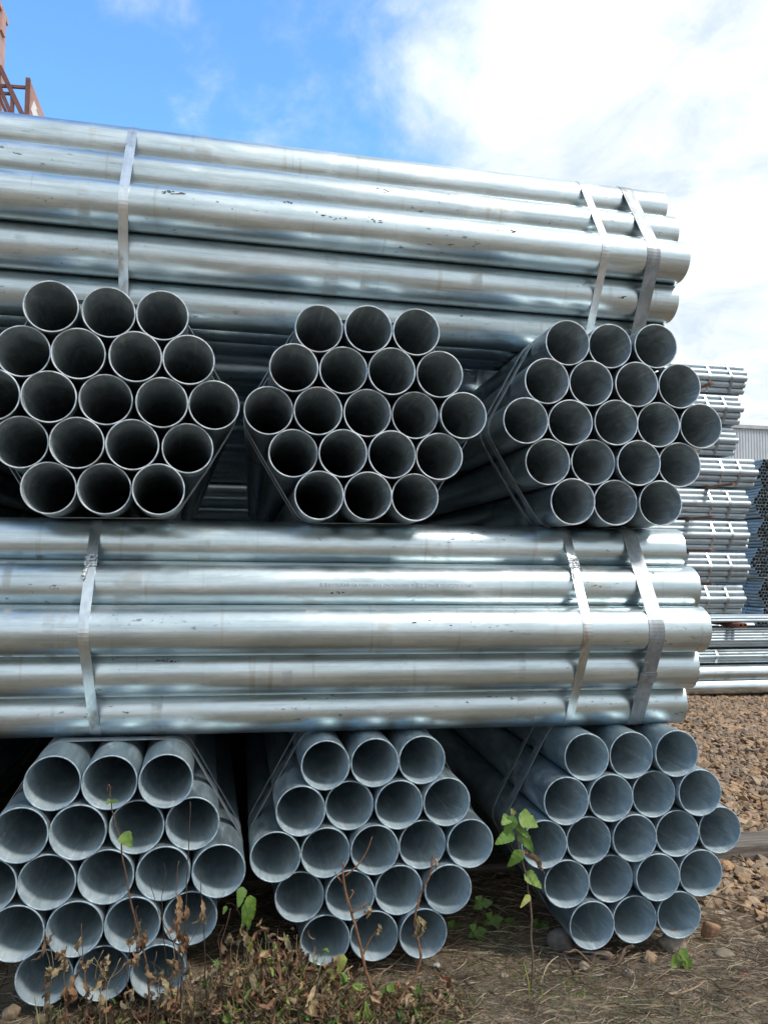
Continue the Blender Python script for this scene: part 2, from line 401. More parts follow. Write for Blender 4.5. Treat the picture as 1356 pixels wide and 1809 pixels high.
FIT = {'31': [-176, 290, -1, 288, 168, 292, -258, 143, -90, 145, 87, 145, 256, 147, -341, -4, -173, -2, -2, 2, 174, 0, 342, 3, -254, -149, -85, -145, 85, -143, 260, -145, -166, -292, 2, -289, 171, -287],
 '32': [-173, 289, -2, 293, 168, 292, -258, 144, -86, 145, 82, 148, 255, 147, -340, -5, -172, -1, 0, 0, 171, 1, 340, 2, -254, -149, -84, -145, 86, -144, 257, -144, -165, -293, 3, -291, 172, -290],
 '33': [-177, 291, -8, 291, 166, 296, -259, 144, -90, 144, 86, 147, 255, 148, -340, -4, -171, -4, 3, 1, 172, 1, 340, 2, -255, -150, -80, -145, 88, -145, 257, -145, -164, -292, 5, -291, 174, -291],
 '11': [-167, 294, 2, 290, 172, 289, -254, 148, -86, 146, 86, 144, 257, 144, -339, 2, -171, 1, -1, 1, 171, -1, 342, -2, -256, -144, -86, -145, 83, -145, 257, -149, -172, -290, -3, -291, 165, -293],
 '12': [-174, 290, -2, 291, 168, 292, -257, 143, -87, 146, 84, 146, 255, 148, -339, -4, -170, -1, -1, 1, 171, 2, 339, 3, -254, -149, -84, -146, 86, -143, 258, -145, -166, -293, 2, -291, 171, -289],
 '13': [-178, 289, -5, 290, 164, 295, -259, 140, -91, 145, 83, 147, 253, 152, -340, -8, -171, -4, -2, 1, 172, 4, 341, 9, -252, -153, -82, -147, 87, -142, 260, -140, -162, -298, 7, -294, 175, -285]}
def fo(k): v = FIT[k]; return [(v[i] / 1000, v[i + 1] / 1000) for i in range(0, 38, 2)]
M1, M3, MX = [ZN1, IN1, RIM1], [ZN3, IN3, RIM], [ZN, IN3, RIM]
Z1, Z2, Z3, Z4 = 0.0, .752, 1.503, 2.2535
yst = lambda a, b: [(a, .050, STRAPD, random.uniform(-.02, .02)), (b, .032, STRAPD, random.uniform(-.03, .03)), (2.3, .032, STRAPD), (4.2, .032, STRAPD), (5.7, .05, STRAPD)]
where = {'1': ('left', ), }
L1 = {'11': (-.330, 2.642, .021, 'bluish weathered pipe bundle on the ground behind the dried brown stems'),
      '12': (.536, 2.742, -.020, 'bluish weathered pipe bundle on the ground behind the bare forked twig'),
      '13': (1.475, 2.683, -.058, 'bluish weathered pipe bundle resting on rocks beside the gravel')}
for k, (x, y, sk, lab) in L1.items():
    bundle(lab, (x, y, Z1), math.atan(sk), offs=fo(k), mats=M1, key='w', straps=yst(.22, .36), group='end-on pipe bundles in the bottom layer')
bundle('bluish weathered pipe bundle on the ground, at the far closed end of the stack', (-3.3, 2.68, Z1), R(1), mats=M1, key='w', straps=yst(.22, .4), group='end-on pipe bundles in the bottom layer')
L3 = {'31': (-.380, 2.672, .053, 'grey end-on pipe bundle of the third layer, below the single narrow strap'),
      '32': (.483, 2.684, -.034, 'middle grey end-on pipe bundle of the third layer, between two other bundles'),
      '33': (1.395, 2.654, -.060, 'grey end-on pipe bundle of the third layer, at the open corner of the stack')}
for k, (x, y, sk, lab) in L3.items():
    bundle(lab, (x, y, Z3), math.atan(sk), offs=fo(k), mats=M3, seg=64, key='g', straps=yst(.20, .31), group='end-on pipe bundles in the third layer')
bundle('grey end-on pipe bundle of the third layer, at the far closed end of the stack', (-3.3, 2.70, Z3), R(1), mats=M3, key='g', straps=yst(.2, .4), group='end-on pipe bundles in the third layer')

# crosswise bundles: local +Y runs towards world -X
def cross(label, xe, y, ya, z, straps, group, key='b', mats=MX):
    return bundle(label, (xe, y + 2 * .1685 + math.tan(ya) * (xe - .7), z), R(90) + ya, mats=mats, key=key, straps=straps, group=group, jit=.008)
S2 = [(.215, .058, STRAPW, .03), (.475, .033, STRAP, .01), (2.165, .034, STRAP, .03), (3.9, .033, STRAP), (5.75, .058, STRAPW)]
S4 = [(.172, .058, STRAPW, .04), (.385, .033, STRAP, .02), (2.225, .034, STRAP, -.02), (4.0, .033, STRAP), (5.75, .058, STRAPW)]
e2, p2, s2, of2, zc2 = cross('bright crosswise pipe bundle with printed lettering, sandwiched between two end-on layers', 1.755, 2.7123, R(-2.56), Z2, S2, 'crosswise pipe bundles in the second layer')
seal_on(s2[2], of2, .1683, .034, 2.165, .36, zc2, SEAL, .03); seal_on(s2[1], of2, .1683, .033, .475, .33, zc2, SEAL, .01)
seal_on(s2[0], of2, .1683, .058, .215, .55, zc2, STRAPW, .03, upper=False)
e4, p4, s4, of4, zc4 = cross('bright crosswise pipe bundle on top of the whole stack', 1.85, 2.930, R(.97), Z4, S4, 'crosswise pipe bundles in the top layer')
ORD = ['', 'first', 'second', 'third', 'fourth', 'fifth', 'sixth']
for k in range(1, 7):
    cross('shaded crosswise pipe bundle, %s one behind the lettered bundle' % ORD[k],
          1.70 - .05 * k, 2.76 + .93 * k, R(-1), Z2, S2[1:4], 'crosswise pipe bundles in the second layer')
    cross('crosswise pipe bundle on the top layer, %s one behind its front bundle' % ORD[k],
          1.72 - .04 * k, 2.93 + .92 * k, R(.6), Z4, S4[1:4], 'crosswise pipe bundles in the top layer')

for x, lab in ((-1.40, 'first'), (-2.33, 'second')):
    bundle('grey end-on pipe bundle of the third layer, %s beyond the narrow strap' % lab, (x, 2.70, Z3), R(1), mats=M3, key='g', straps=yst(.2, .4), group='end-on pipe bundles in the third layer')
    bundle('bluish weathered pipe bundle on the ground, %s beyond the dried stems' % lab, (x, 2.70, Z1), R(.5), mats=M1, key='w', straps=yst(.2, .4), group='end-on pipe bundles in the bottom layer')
for k, lab in enumerate(('lowest', 'second lowest', 'third lowest', 'topmost')):  # added rear row, keeps sky and light out of the gaps between bundles
    bundle('crosswise pipe bundle added to block the sky behind the stack, %s' % lab, (1.35 - .06 * k, 9.66, .005 + .7525 * k), R(90), mats=M3, key='g', straps=S4[1:4], group='crosswise pipe bundles added behind the stack')

# printed lettering on the second front pipe of the lettered bundle, bent onto the pipe
def front_pipe(pipes, offs, row, rows=(3, 4, 5, 4, 3)):
    return pipes[sum(rows[:row])]                    # local -X end of the row = the one facing the camera
def bend_on(pipe, verts2d, faces, name, m, y0, ang0, lift=.0004, r=.1683 / 2):
    """(u along the pipe from y0 towards the end on the right, v up) -> pipe surface; faces the local -X side of the bundle"""
    mb = MB(); ro = pipe.rotation_euler.y; vs = []
    for u, v in verts2d:
        a = math.pi - (ang0 + v / r)                 # angle in bundle xz; pi = straight to the front
        x, z = (r + lift) * math.cos(a), (r + lift) * math.sin(a)
        c, s = math.cos(-ro), math.sin(-ro)          # undo the pipe's own roll
        vs.append((c * x + s * z, y0 - u, -s * x + c * z))
    mb.add(vs, faces); return mb.build(name, m, pipe)
def text_mesh(txt, size):
    cu = bpy.data.curves.new('lettering', 'FONT'); cu.body = txt; cu.size = size; cu.resolution_u = 2; cu.space_character = 1.12
    o = bpy.data.objects.new('lettering', cu); COL.objects.link(o)
    dg = bpy.context.evaluated_depsgraph_get(); me = bpy.data.meshes.new_from_object(o.evaluated_get(dg))
    vs = [(v.co.x, v.co.y) for v in me.vertices]; fs = [tuple(p.vertices) for p in me.polygons]
    bpy.data.objects.remove(o); bpy.data.meshes.remove(me); bpy.data.curves.remove(cu); return vs, fs
tv, tf = text_mesh('友发®YOUFA® GB-T3091-2015 DN150X6000 中国企业500强 S210727013124F1', .0165)
w_ = max(v[0] for v in tv); tgt = .545
tv = [(u * tgt / w_, v) for u, v in tv]
pl = front_pipe(p2, of2, 1); bend_on(pl, tv, tf, 'printed_lettering', INK, 1.42, .02)
def smudge(pipe, y0, ang, w, h, n, seed):
    rnd = random.Random(seed); vs = []; fs = []
    for _ in range(n):
        cx, cy = rnd.uniform(0, w), rnd.gauss(0, h / 3); rx, ry = rnd.uniform(.002, .010), rnd.uniform(.0012, .004); o = len(vs)
        k = 9; ph = [rnd.uniform(.5, 1.2) for _ in range(k)]
        vs += [(cx + rx * ph[i] * math.cos(6.283 * i / k), cy + ry * ph[i] * math.sin(6.283 * i / k)) for i in range(k)]; fs.append(tuple(range(o, o + k)))
    vs2 = vs; f2 = [f[::-1] for f in fs]
    bend_on(pipe, vs2, f2, 'paint_smudge', SMUT, y0, ang, lift=.0005 + seed * 1e-6)
q3, q2, q4 = (front_pipe(p4, of4, r) for r in (2, 1, 3))
smudge(q3, 2.09, .42, .075, .012, 26, 1); smudge(q3, 1.66, .62, .03, .02, 10, 2); smudge(q3, .86, .30, .10, .012, 22, 3)
smudge(q3, 1.55, .05, .16, .015, 9, 4); smudge(q2, 1.3, .35, .05, .02, 6, 5); smudge(q4, .28, -.25, .03, .01, 8, 6); smudge(q3, 1.35, .1, .06, .03, 8, 7)
smudge(front_pipe(p2, of2, 3), 1.95, .55, .09, .008, 12, 8); smudge(front_pipe(p2, of2, 1), .20, .75, .03, .03, 9, 9)
smudge(front_pipe(p2, of2, 1), 1.38, -.22, .05, .006, 7, 10); smudge(front_pipe(p2, of2, 2), 1.1, .5, .3, .03, 7, 11); smudge(front_pipe(p2, of2, 0), 1.0, .4, .4, .04, 8, 12)

# timbers under the stack
def rough_beam(name, a, b, w, h, m, seed):
    rnd = random.Random(seed); a, b = Vector(a), Vector(b); L = (b - a).length; d = (b - a).normalized(); s = Vector((-d.y, d.x, 0))
    mb = MB(); n = 40; prof = [(-1, -1), (-.4, -1.02), (.4, -1.02), (1, -1), (1.02, -.3), (1.02, .3), (1, 1), (.4, 1.02), (-.4, 1.02), (-1, 1), (-1.02, .3), (-1.02, -.3)]; k = len(prof); vs = []
    ofs = [[rnd.uniform(-.05, .05) for _ in range(2)] for _ in prof]
    for i in range(n + 1):
        p = a + d * (L * i / n)
        for j, (u, v) in enumerate(prof):
            gx = noise.noise(Vector((i * .12, j * 1.7, seed))) * .07
            vs.append(p + s * (w / 2) * (u * (1 + gx) + ofs[j][0]) + Vector((0, 0, h / 2)) * (v * (1 + gx if v < .9 else 1) + (ofs[j][1] if v < .9 else 0)))
    fs = [(i * k + j, i * k + (j + 1) % k, (i + 1) * k + (j + 1) % k, (i + 1) * k + j) for i in range(n) for j in range(k)] + [tuple(range(k))[::-1], tuple(range(n * k, n * k + k))]
    mb.add(vs, fs); return mb.build(name, m)
tb = rough_beam('timber_beam', (-4.0, 3.60, -.0775), (3.1, 3.62, -.0775), .19, .15, TIMBER, 3); tag(tb, 'weathered timber beam under the pipe stack with its end lying on the gravel', 'timber', 'timbers under the stack')
tb = rough_beam('timber_beam', (-4.0, 7.6, -.0775), (2.3, 7.6, -.0775), .19, .15, TIMBER, 4); tag(tb, 'weathered timber beam under the rear of the pipe stack', 'timber', 'timbers under the stack')

# ------------------------------------------------------------------ background stacks
fb, MS = (3, 4, 5, 4, 3), [SMALL, FARIN, RIM]
DS = .108; pitch = .516
xe_px = [1317, 1306, 1300, 1335, 1322, 1322, 1319, 1316, 1330]
names = ['topmost', 'second from the top', 'third from the top', 'fourth from the top', 'fifth from the top', 'sixth from the top', 'seventh from the top', 'eighth from the top', 'lowest']
for i in range(9):
    z = .06 + (8 - i) * pitch
    ytop = 11.65
    py = 637 + 55 * i + 27; xe = at(min(xe_px[i], 1340), py, ytop - .2).x
    st = [(random.uniform(.30, .36), .045, STRAPW, random.uniform(-.08, .08)), (random.uniform(.62, .70), .032, STRAP, random.uniform(-.08, .08)), (2.6, .032, STRAP)]
    bundle('slim pipe bundle in the tall stack beside the shed, %s' % names[i], (xe, ytop + random.uniform(-.04, .04), z), R(90 + random.uniform(-.5, .5)), D=DS, t=.004, seg=28, mats=MS, key='s', straps=st, group='slim pipe bundles in the tall background stack', jit=.02)
    for dx in (.95, 4.8):
        xx = xe - dx + random.uniform(-.12, .12); mb = MB()
        mb.box((0, 0, 0), (.028, .55, .016)); o = mb.build('spacer_tube', RUST); o.location = (xx, ytop - .12, z - .0172)
        tag(o, ('rusty steel spacer under the strapped end of the slim pipe bundle, %s' if dx < 2 else 'rusty steel spacer under the far half of the slim pipe bundle, %s') % names[i], 'spacer', 'rusty spacers in the tall background stack')
        if dx < 2:      # the tube end that juts out of the gap
            o.location.y -= .12
# low stack in front of it: thin pipes over two thick ones, running out of the frame to the right
LX, LY = 9.4, 7.86
def row_of_pipes(label, n_rows, D, z, y, xe, L, mats, key, straps, group):
    return bundle(label, (xe, y, z), R(90), D=D, L=L, rows=n_rows, t=.0035, seg=20 if D < .1 else 40, mats=mats, key=key, straps=straps, group=group, jit=.01)
row_of_pipes('two layers of thick bright pipes lying on the gravel under the thin ones', (3, 3), .1683, -.03, LY + .1, LX, 6, MX, 'b2', [], 'pipes in the low stack by the gravel')
row_of_pipes('flat strapped bundle of thin pipes lying on the thick pipes', (9, 10, 11, 10, 9), .0337, .30, LY + .1, LX, 6, MS, 't1', [(2.62, .03, STRAPD), (2.9, .02, STRAPD), (4.12, .03, STRAPD), (4.35, .02, STRAPD), (.5, .03, STRAPD)], 'pipes in the low stack by the gravel')
row_of_pipes('thicker bundle of thin pipes under the rusty tubes', (8, 9, 10, 11, 12, 11, 10), .0337, .475, LY + .1, LX, 6, MS, 't1', [(1.0, .03, STRAPD), (5, .03, STRAPD)], 'pipes in the low stack by the gravel')
row_of_pipes('thin pipe layer on top of the low stack, resting on the rusty tubes', (11, 12), .0337, .745, LY + .1, LX, 6, MS, 't1', [(1.0, .03, STRAPD), (5.4, .03, STRAPD)], 'pipes in the low stack by the gravel')
for k, (px_, lab) in enumerate([(1295, 'short rusty spacer tube poking out of the low pipe stack'), (1305, 'second short rusty spacer tube beside its twin in the low stack')]):
    x = at(px_, 1094, LY - .1).x
    o = link('spacer_tube', pipe_mesh(.048, .75, .005, 20, [RUST, RUST, RUST], 'r'), None, (x, LY - .22 + .02 * k, .745 - .026), (0, 0, R(4 * k))); tag(o, lab, 'spacer')
o = link('spacer_tube', pipe_mesh(.048, .75, .005, 20, [RUST, RUST, RUST], 'r'), None, (4.2, LY - .2, .745 - .026)); tag(o, 'rusty spacer tube deep in the low pipe stack', 'spacer')

# honeycomb stack of end-on bundles
HR = (5, 6, 7, 8, 9, 8, 7, 6, 5); MF = [FARP, FARIN, RIM1]
hx = at(1342, 930, 13.2).x + .06
for i in range(6):
    z = .02 + i * .562; dx = (-.02, .06, -.08, .03, -.05, .05)[i]
    bundle('honeycomb bundle of slim pipe ends in the far stack, %s' % ['lowest', 'second from the ground', 'third from the ground', 'fourth from the ground', 'fifth from the ground', 'topmost'][i],
           (hx + dx + .12, 13.2 + random.uniform(-.1, .1), z), R(random.uniform(-2, 2)), D=.0695, L=4, rows=HR, t=.003, seg=16, mats=MF, key='f', straps=[(.5, .04, STRAPW), (3.2, .04, STRAPW)], group='honeycomb pipe bundles in the far stack', jit=.03)
# more stock between the two stacks
fx = at(1322, 950, 16.5).x
def far_bundle(lab, py, D, rows, mats, key, rz, dx=0, Y=16.5):
    p = at(1320, py, Y); return bundle(lab, (p.x + dx, Y, max(.02, p.z)), rz, D=D, L=5, rows=rows, t=.004, seg=16, mats=mats, key=key, straps=[(.5, .04, STRAPW)], group='stock behind the stacks', jit=.03)
zf = .02
MBL, MRD = [BLUEP, FARIN, BLUEP], [REDP, REDP, REDP]
bundle('end-on bundle of pale ringed pipes low down between the stacks', (fx + .3, 16.4, zf), 0, D=.114, L=4, t=.006, seg=20, mats=[SMALL, FARIN, RIM], key='e', straps=[(.5, .04, STRAPW)], group='stock behind the stacks'); 
bundle('end-on bundle of pale ringed pipes resting on a like bundle between the stacks', (fx + .3, 16.4, zf + .52), 0, D=.114, L=4, t=.006, seg=20, mats=[SMALL, FARIN, RIM], key='e', straps=[(.5, .04, STRAPW)], group='stock behind the stacks')
bundle('pale blue pipe bundle lying crosswise between the stacks, lower one', (fx + 2.2, 16.9, 1.06), R(90), D=.114, L=5, t=.005, seg=20, mats=MBL, key='bl', straps=[], group='stock behind the stacks')
bundle('pale blue pipe bundle lying crosswise between the stacks, upper one', (fx + 2.2, 16.9, 1.58), R(90), D=.114, L=5, t=.005, seg=20, mats=MBL, key='bl', straps=[], group='stock behind the stacks')
bundle('end-on bundle of thin bright pipes resting on the pale blue pipes', (fx + .1, 16.5, 2.10), 0, D=.065, L=4, rows=(8, 9, 8, 9, 8), t=.005, seg=16, mats=[SMALL, FARIN, RIM], key='e2', straps=[], group='stock behind the stacks')
bundle('red brown pipe bundle lying crosswise between the stacks', (fx + 2.0, 16.9, 2.40), R(90), D=.15, L=5, rows=(3, 4, 3), t=.005, seg=20, mats=MRD, key='rd', straps=[], group='stock behind the stacks')

# shed with corrugated cladding
sh = thing('shed', 'pale grey warehouse clad in vertical ribbed sheets behind the pipe stacks', 'shed', (at(1330, 800, 36).x + 9, 36, 0))
H = at(1330, 752, 36).z; mb = MB(); x = -14.0; prof = []
while x < 20: prof += [(x, 0), (x + .085, 0), (x + .105, -.035), (x + .145, -.035)]; x += .165
n = len(prof); mb.add([(a, b_, -.2) for a, b_ in prof] + [(a, b_, H - .18) for a, b_ in prof], [(i, i + 1, n + i + 1, n + i) for i in range(n - 1)])
mb.build('cladding', SHED, sh)
mb = MB(); mb.box((3, 6.05, (H - .2) / 2), (17, 6, (H - .2) / 2 )); mb.build('wall', TRIM, sh)
mb = MB(); mb.box((3, -.04, H - .09), (17.1, .09, .09)); mb.build('eaves_flashing', TRIM, sh)
mb = MB(); mb.add([(-14.2, -.1, H), (20.2, -.1, H), (20.2, 6, H + .6), (-14.2, 6, H + .6), (20.2, 12.2, H), (-14.2, 12.2, H)], [(0, 1, 2, 3), (3, 2, 4, 5), (0, 3, 5), (1, 4, 2)]); mb.build('roof', SHED, sh)

# red gantry crane leg behind the stack, its stair and gusset plate showing over the top pipes
YC = 15.0
cr = thing('gantry_crane', 'red oxide painted crane tower with stair and marked plate, behind the top of the stack', 'crane', (at(-14, 400, YC).x, YC, 0))
def cpt(px, py, dy=0): p = at(px, py, YC + dy); return (p.x - cr.location.x, dy, p.z)
top = at(0, 18, YC).z; cx = at(-14, 400, YC).x
mb = MB(); a = cpt(-24, 60); mb.box((a[0], 0, (top - .1) / 2), (.26, .26, (top + .1) / 2)); mb.box((a[0], 0, top - .04), (.29, .29, .05)); mb.build('column', OXIDE, cr)
mb = MB(); a = cpt(2, 40); mb.box((a[0] + .01, -.02, a[2]), (.05, .12, .22)); mb.build('bracket', OXIDE, cr)
mb = MB(); mb.box((-3.0, .6, top - 2.2), (3.2, .25, .3)); mb.build('girder', OXIDE, cr)
mb = MB(); mb.box((-6.0, 0, top / 2 - .05), (.26, .26, top / 2 + .05)); mb.build('column', OXIDE, cr)
for a, b_, w in (((0, 118), (42, 207), .085), ((-6, 140), (24, 212), .07), ((-8, 155), (18, 214), .05)):
    mb = MB(); A, Bv = Vector(cpt(*a)), Vector(cpt(*b_)); Bv = A + (Bv - A) * 1.6; mb.bar(A, Bv, w); mb.build('stair_stringer', DARKOX, cr)
mb = MB(); mb.bar(cpt(-6, 151), cpt(50, 155), .05); mb.build('handrail', DARKOX, cr)
mb = MB(); mb.bar(cpt(-6, 164), cpt(22, 166), .045); mb.build('handrail', DARKOX, cr)
mb = MB(); mb.bar(cpt(22.5, 166), cpt(21.5, 240), .06); mb.build('rail_post', DARKOX, cr)
mb = MB(); mb.bar(cpt(50.5, 139), cpt(46.5, 240), .075); mb.build('plate_post', DARKOX, cr)
def slab(pts, y0, th):
    n = len(pts); m_ = MB(); P = [Vector(cpt(*p)) for p in pts]
    vs = [p + Vector((0, y0, 0)) for p in P] + [p + Vector((0, y0 + th, 0)) for p in P]
    m_.add(vs, [tuple(range(n))[::-1], tuple(range(n, 2 * n))] + [(i, (i + 1) % n, n + (i + 1) % n, n + i) for i in range(n)]); return m_
pb = slab([(52, 141), (55, 143), (81, 210), (92, 240), (49, 240)], 0, .02).build('gusset_plate', OXIDE, cr)
slab([(60.5, 178), (66, 192), (64.5, 195), (72, 215), (56, 215), (58.5, 202), (55, 193)], -.006, .004).build('white_arrow_mark', WHITE, pb)
mb = MB(); mb.box((1.6, 0, at(40, 240, YC).z - .05), (2.0, .5, .05)); mb.build('platform', OXIDE, cr)

# ------------------------------------------------------------------ gravel, rocks
def hull_stone(seed, n=13):
    rnd = random.Random(seed); bm = bmesh.new()
    for i in range(n):
        v = Vector((rnd.gauss(0, 1), rnd.gauss(0, 1), rnd.gauss(0, 1))).normalized() * rnd.uniform(.8, 1.05); bm.verts.new(v)
    bmesh.ops.convex_hull(bm, input=bm.verts); 
    for v in [v for v in bm.verts if not v.link_faces]: bm.verts.remove(v)
    bm.verts.index_update(); vs = [v.co.copy() for v in bm.verts]; fs = [tuple(v.index for v in f.verts) for f in bm.faces]; bm.free(); return vs, fs
STN = [hull_stone(i, 12 + i % 5) for i in range(14)]
STC = [(.46, .31, .19), (.42, .28, .17), (.48, .36, .24), (.38, .26, .17), (.35, .255, .18), (.41, .31, .22), (.30, .235, .18), (.45, .28, .15)]
def stone_tf(rnd, p, s):
    m = Matrix.Rotation(rnd.uniform(0, 6.28), 3, 'Z') @ Matrix.Rotation(rnd.gauss(0, .35), 3, 'X') @ Matrix.Rotation(rnd.gauss(0, .35), 3, 'Y')
    sc = Vector((s * rnd.uniform(.75, 1.35), s * rnd.uniform(.75, 1.1), s * rnd.uniform(.4, .75))); c = Vector(p)
    return lambda v: m @ Vector((v.x * sc.x, v.y * sc.y, v.z * sc.z)) + c
rnd = random.Random(11); mb = MB(); cnt = 0
for _ in range(52000):
    y = rnd.uniform(2.5, 9.0); x = rnd.uniform(1.5, 8.0)
    edge = x + y * .55 + noise.noise(Vector((x * 1.5, y * 1.5, 0))) * .35
    if edge < 3.55 or rnd.random() > (edge - 3.45) / .5: continue
    if x > y * .82 + 1.9 or x < y * .42: continue                          # keep to the part of the yard that can be seen, with a margin
    dn = 1 if y > 3.0 else .6
    if rnd.random() > dn: continue
    s = rnd.choice((.012, .016, .020, .023, .027, .032)) * (1.4 if rnd.random() < .08 else 1)
    tf = stone_tf(rnd, (x, y, gz(x, y) + s * .15 + rnd.uniform(0, .012)), s * 1.15); v, f = STN[rnd.randrange(14)]
    c = STC[rnd.randrange(8)]; k = rnd.uniform(.55, 1.0); mb.add([tf(q) for q in v], f, (c[0] * k, c[1] * k * .97, c[2] * k * .94)); cnt += 1
print('gravel stones', cnt, 'faces', len(mb.f))
o = mb.build('gravel', STONE); o['kind'] = 'stuff'; tag(o, 'loose ochre gravel covering the yard beside the stack', 'gravel')
def rock(label, px, py, Y, s, seed, col, flat=.75):
    p = at(px, py, Y); bm = bmesh.new(); bmesh.ops.create_icosphere(bm, subdivisions=3, radius=1)
    v0, f0 = hull_stone(seed, 15); planes = []
    hb = bmesh.new(); hv = [hb.verts.new(v) for v in v0]; [hb.faces.new([hv[i] for i in f]) for f in f0]; hb.normal_update()
    planes = [(f.normal.copy(), f.verts[0].co.dot(f.normal)) for f in hb.faces]; hb.free()
    for v in bm.verts:
        d = v.co.normalized(); r = min([abs(h / d.dot(n_)) for n_, h in planes if d.dot(n_) > .05] + [1.1]); r = min(r, 1.1)
        v.co = d * (r * .93 + .05 + .06 * noise.noise(d * 3 + Vector((seed, 0, 0))))
        v.co = Vector((v.co.x * s, v.co.y * s * .8, v.co.z * s * flat))
    m_ = MB(); m_.add([v.co for v in bm.verts], [tuple(v.index for v in f.verts) for f in bm.faces], col); bm.free()
    o = m_.build('rock', STONE, smooth=True); o.location = (p.x, Y, max(p.z, gz(p.x, Y) + s * flat * .35)); o.rotation_euler = (0, 0, seed * 1.3)
    return tag(o, label, 'rock', 'rocks at the foot of the stack')
rock('large grey brown rock under the corner bundle behind the green sprig', 1190, 1668, 2.74, .075, 21, (.30, .24, .18))
rock('flat grey rock at the shaded foot of the corner bundle', 990, 1662, 2.80, .07, 22, (.17, .145, .12))
rock('small tan rock below the corner bundle beside the curled root', 1030, 1708, 2.66, .032, 23, (.30, .23, .16))
rock('dark brown rock wedged beneath the corner bundle', 1066, 1690, 2.74, .045, 24, (.19, .14, .10))
rock('angular brown rock in front of the corner bundle', 1147, 1692, 2.68, .042, 25, (.33, .23, .14))
rock('reddish brown rock beside the corner bundle at the gravel edge', 1252, 1645, 2.80, .055, 26, (.34, .20, .12))
rock('flat pale rock half buried in the straw', 1280, 1712, 2.66, .05, 27, (.22, .18, .13), .5)
rock('small grey pebble lying on the straw', 770, 1705, 2.66, .018, 28, (.42, .40, .38))
rock('pale shard of rock lying in the straw by the root', 1110, 1755, 2.60, .026, 29, (.36, .29, .21))
rock('brown rock at the foot of the bundle with dried stems', 20, 1790, 2.60, .035, 30, (.22, .16, .10))
rock('smaller brown rock at the foot of the bundle with dried stems', 75, 1800, 2.56, .028, 31, (.20, .15, .09))
rock('small ochre rock between two bottom bundles', 890, 1730, 2.66, .025, 32, (.28, .22, .16))

# ------------------------------------------------------------------ straw and litter
def ribbon(mb, pts, w, col, side=None):
    vs = []; k = len(pts)
    for i, p in enumerate(pts):
        d = (pts[min(i + 1, k - 1)] - pts[max(i - 1, 0)]); s = side or Vector((-d.y, d.x, .2)).normalized(); ww = w * (1 - .6 * abs(2 * i / (k - 1) - 1))
        vs += [p - s * ww / 2, p + s * ww / 2 + Vector((0, 0, ww * .2))]
    mb.add(vs, [(2 * i, 2 * i + 1, 2 * i + 3, 2 * i + 2) for i in range(k - 1)], col)
SC = [(.50, .41, .28), (.40, .32, .22), (.30, .22, .145), (.58, .49, .37), (.19, .145, .10), (.42, .29, .18)]
rnd = random.Random(5); mb = MB()
for _ in range(20000):
    y = rnd.uniform(2.2, 3.9) if rnd.random() < .8 else rnd.uniform(2.2, 2.75); x = rnd.uniform(-1.1, 2.9)
    if x + y * .55 > 3.75 + rnd.uniform(-.2, .2) or (x < .2 and rnd.random() < .45): continue
    L = rnd.choice((.03, .05, .08, .12, .18)) * rnd.uniform(.7, 1.3); a = rnd.uniform(0, 6.28); cv = rnd.gauss(0, 1.0); z = gz(x, y) + rnd.uniform(.002, .02); tl = rnd.gauss(0, .12)
    pts = []; q = Vector((x, y, z))
    for i in range(5): pts.append(q.copy()); q = q + Vector((math.cos(a), math.sin(a), tl)) * (L / 4); a += cv * L * 2; tl -= .05
    c = rnd.choice(SC); k = rnd.uniform(.6, 1.15); ribbon(mb, pts, rnd.choice((.0016, .002, .0026, .0034, .0045)) * rnd.uniform(.8, 1.2), tuple(v * k for v in c))
o = mb.build('dry_straw', DRYM); o['kind'] = 'stuff'; tag(o, 'matted dry grey brown straw and rootlets on the soil', 'straw')

def leafgrid(mb, base, d, L, wd, col, curl=0, fold=.25, teeth=0, nrm=None, n=8, droop=0, seed=0, crump=.04):
    """leaf blade from base along d, nrm = its upper face; several strips across, toothed outline"""
    d = d.normalized(); nrm = (nrm or Vector((0, -.6, .8))); s = d.cross(nrm).normalized(); nrm = s.cross(d).normalized(); vs = []; q = base.copy(); r_ = random.Random(seed)
    for i in range(n + 1):
        t = i / n; w = wd * (math.sin(math.pi * min(1, (t * .9 + .07)) ** .8) if crump > .1 else 1.25 * min(1, t * 4.5 + .05) ** .6 * (1 - t) ** .7) * (1 if t < .98 else .1)
        if teeth and i % 2: w *= 1 - teeth
        for u in (-1, -.5, 0, .5, 1):
            vs.append(q + s * (u * w / 2) + nrm * (fold * abs(u) * w / 2 + r_.uniform(-crump, crump) * wd * (1 if abs(u) > .1 else .4)))
        q = q + d * (L / n); m = Matrix.Rotation(-(curl + droop) / n, 3, s)
        if crump > .1: m = Matrix.Rotation(r_.gauss(0, .35), 3, d) @ Matrix.Rotation(r_.gauss(0, .3), 3, s) @ m
        d = m @ d; nrm = m @ nrm; s = m @ s
    fs = [(i * 5 + j, i * 5 + j + 1, (i + 1) * 5 + j + 1, (i + 1) * 5 + j) for i in range(n) for j in range(4)]
    mb.add(vs, fs, col)
DC = [(.25, .145, .075), (.33, .215, .12), (.20, .125, .07), (.42, .31, .18), (.14, .095, .06), (.28, .14, .075), (.36, .28, .15), (.24, .19, .11)]
GC = [(.16, .27, .045), (.12, .22, .04), (.20, .30, .06), (.09, .17, .035), (.26, .30, .07)]
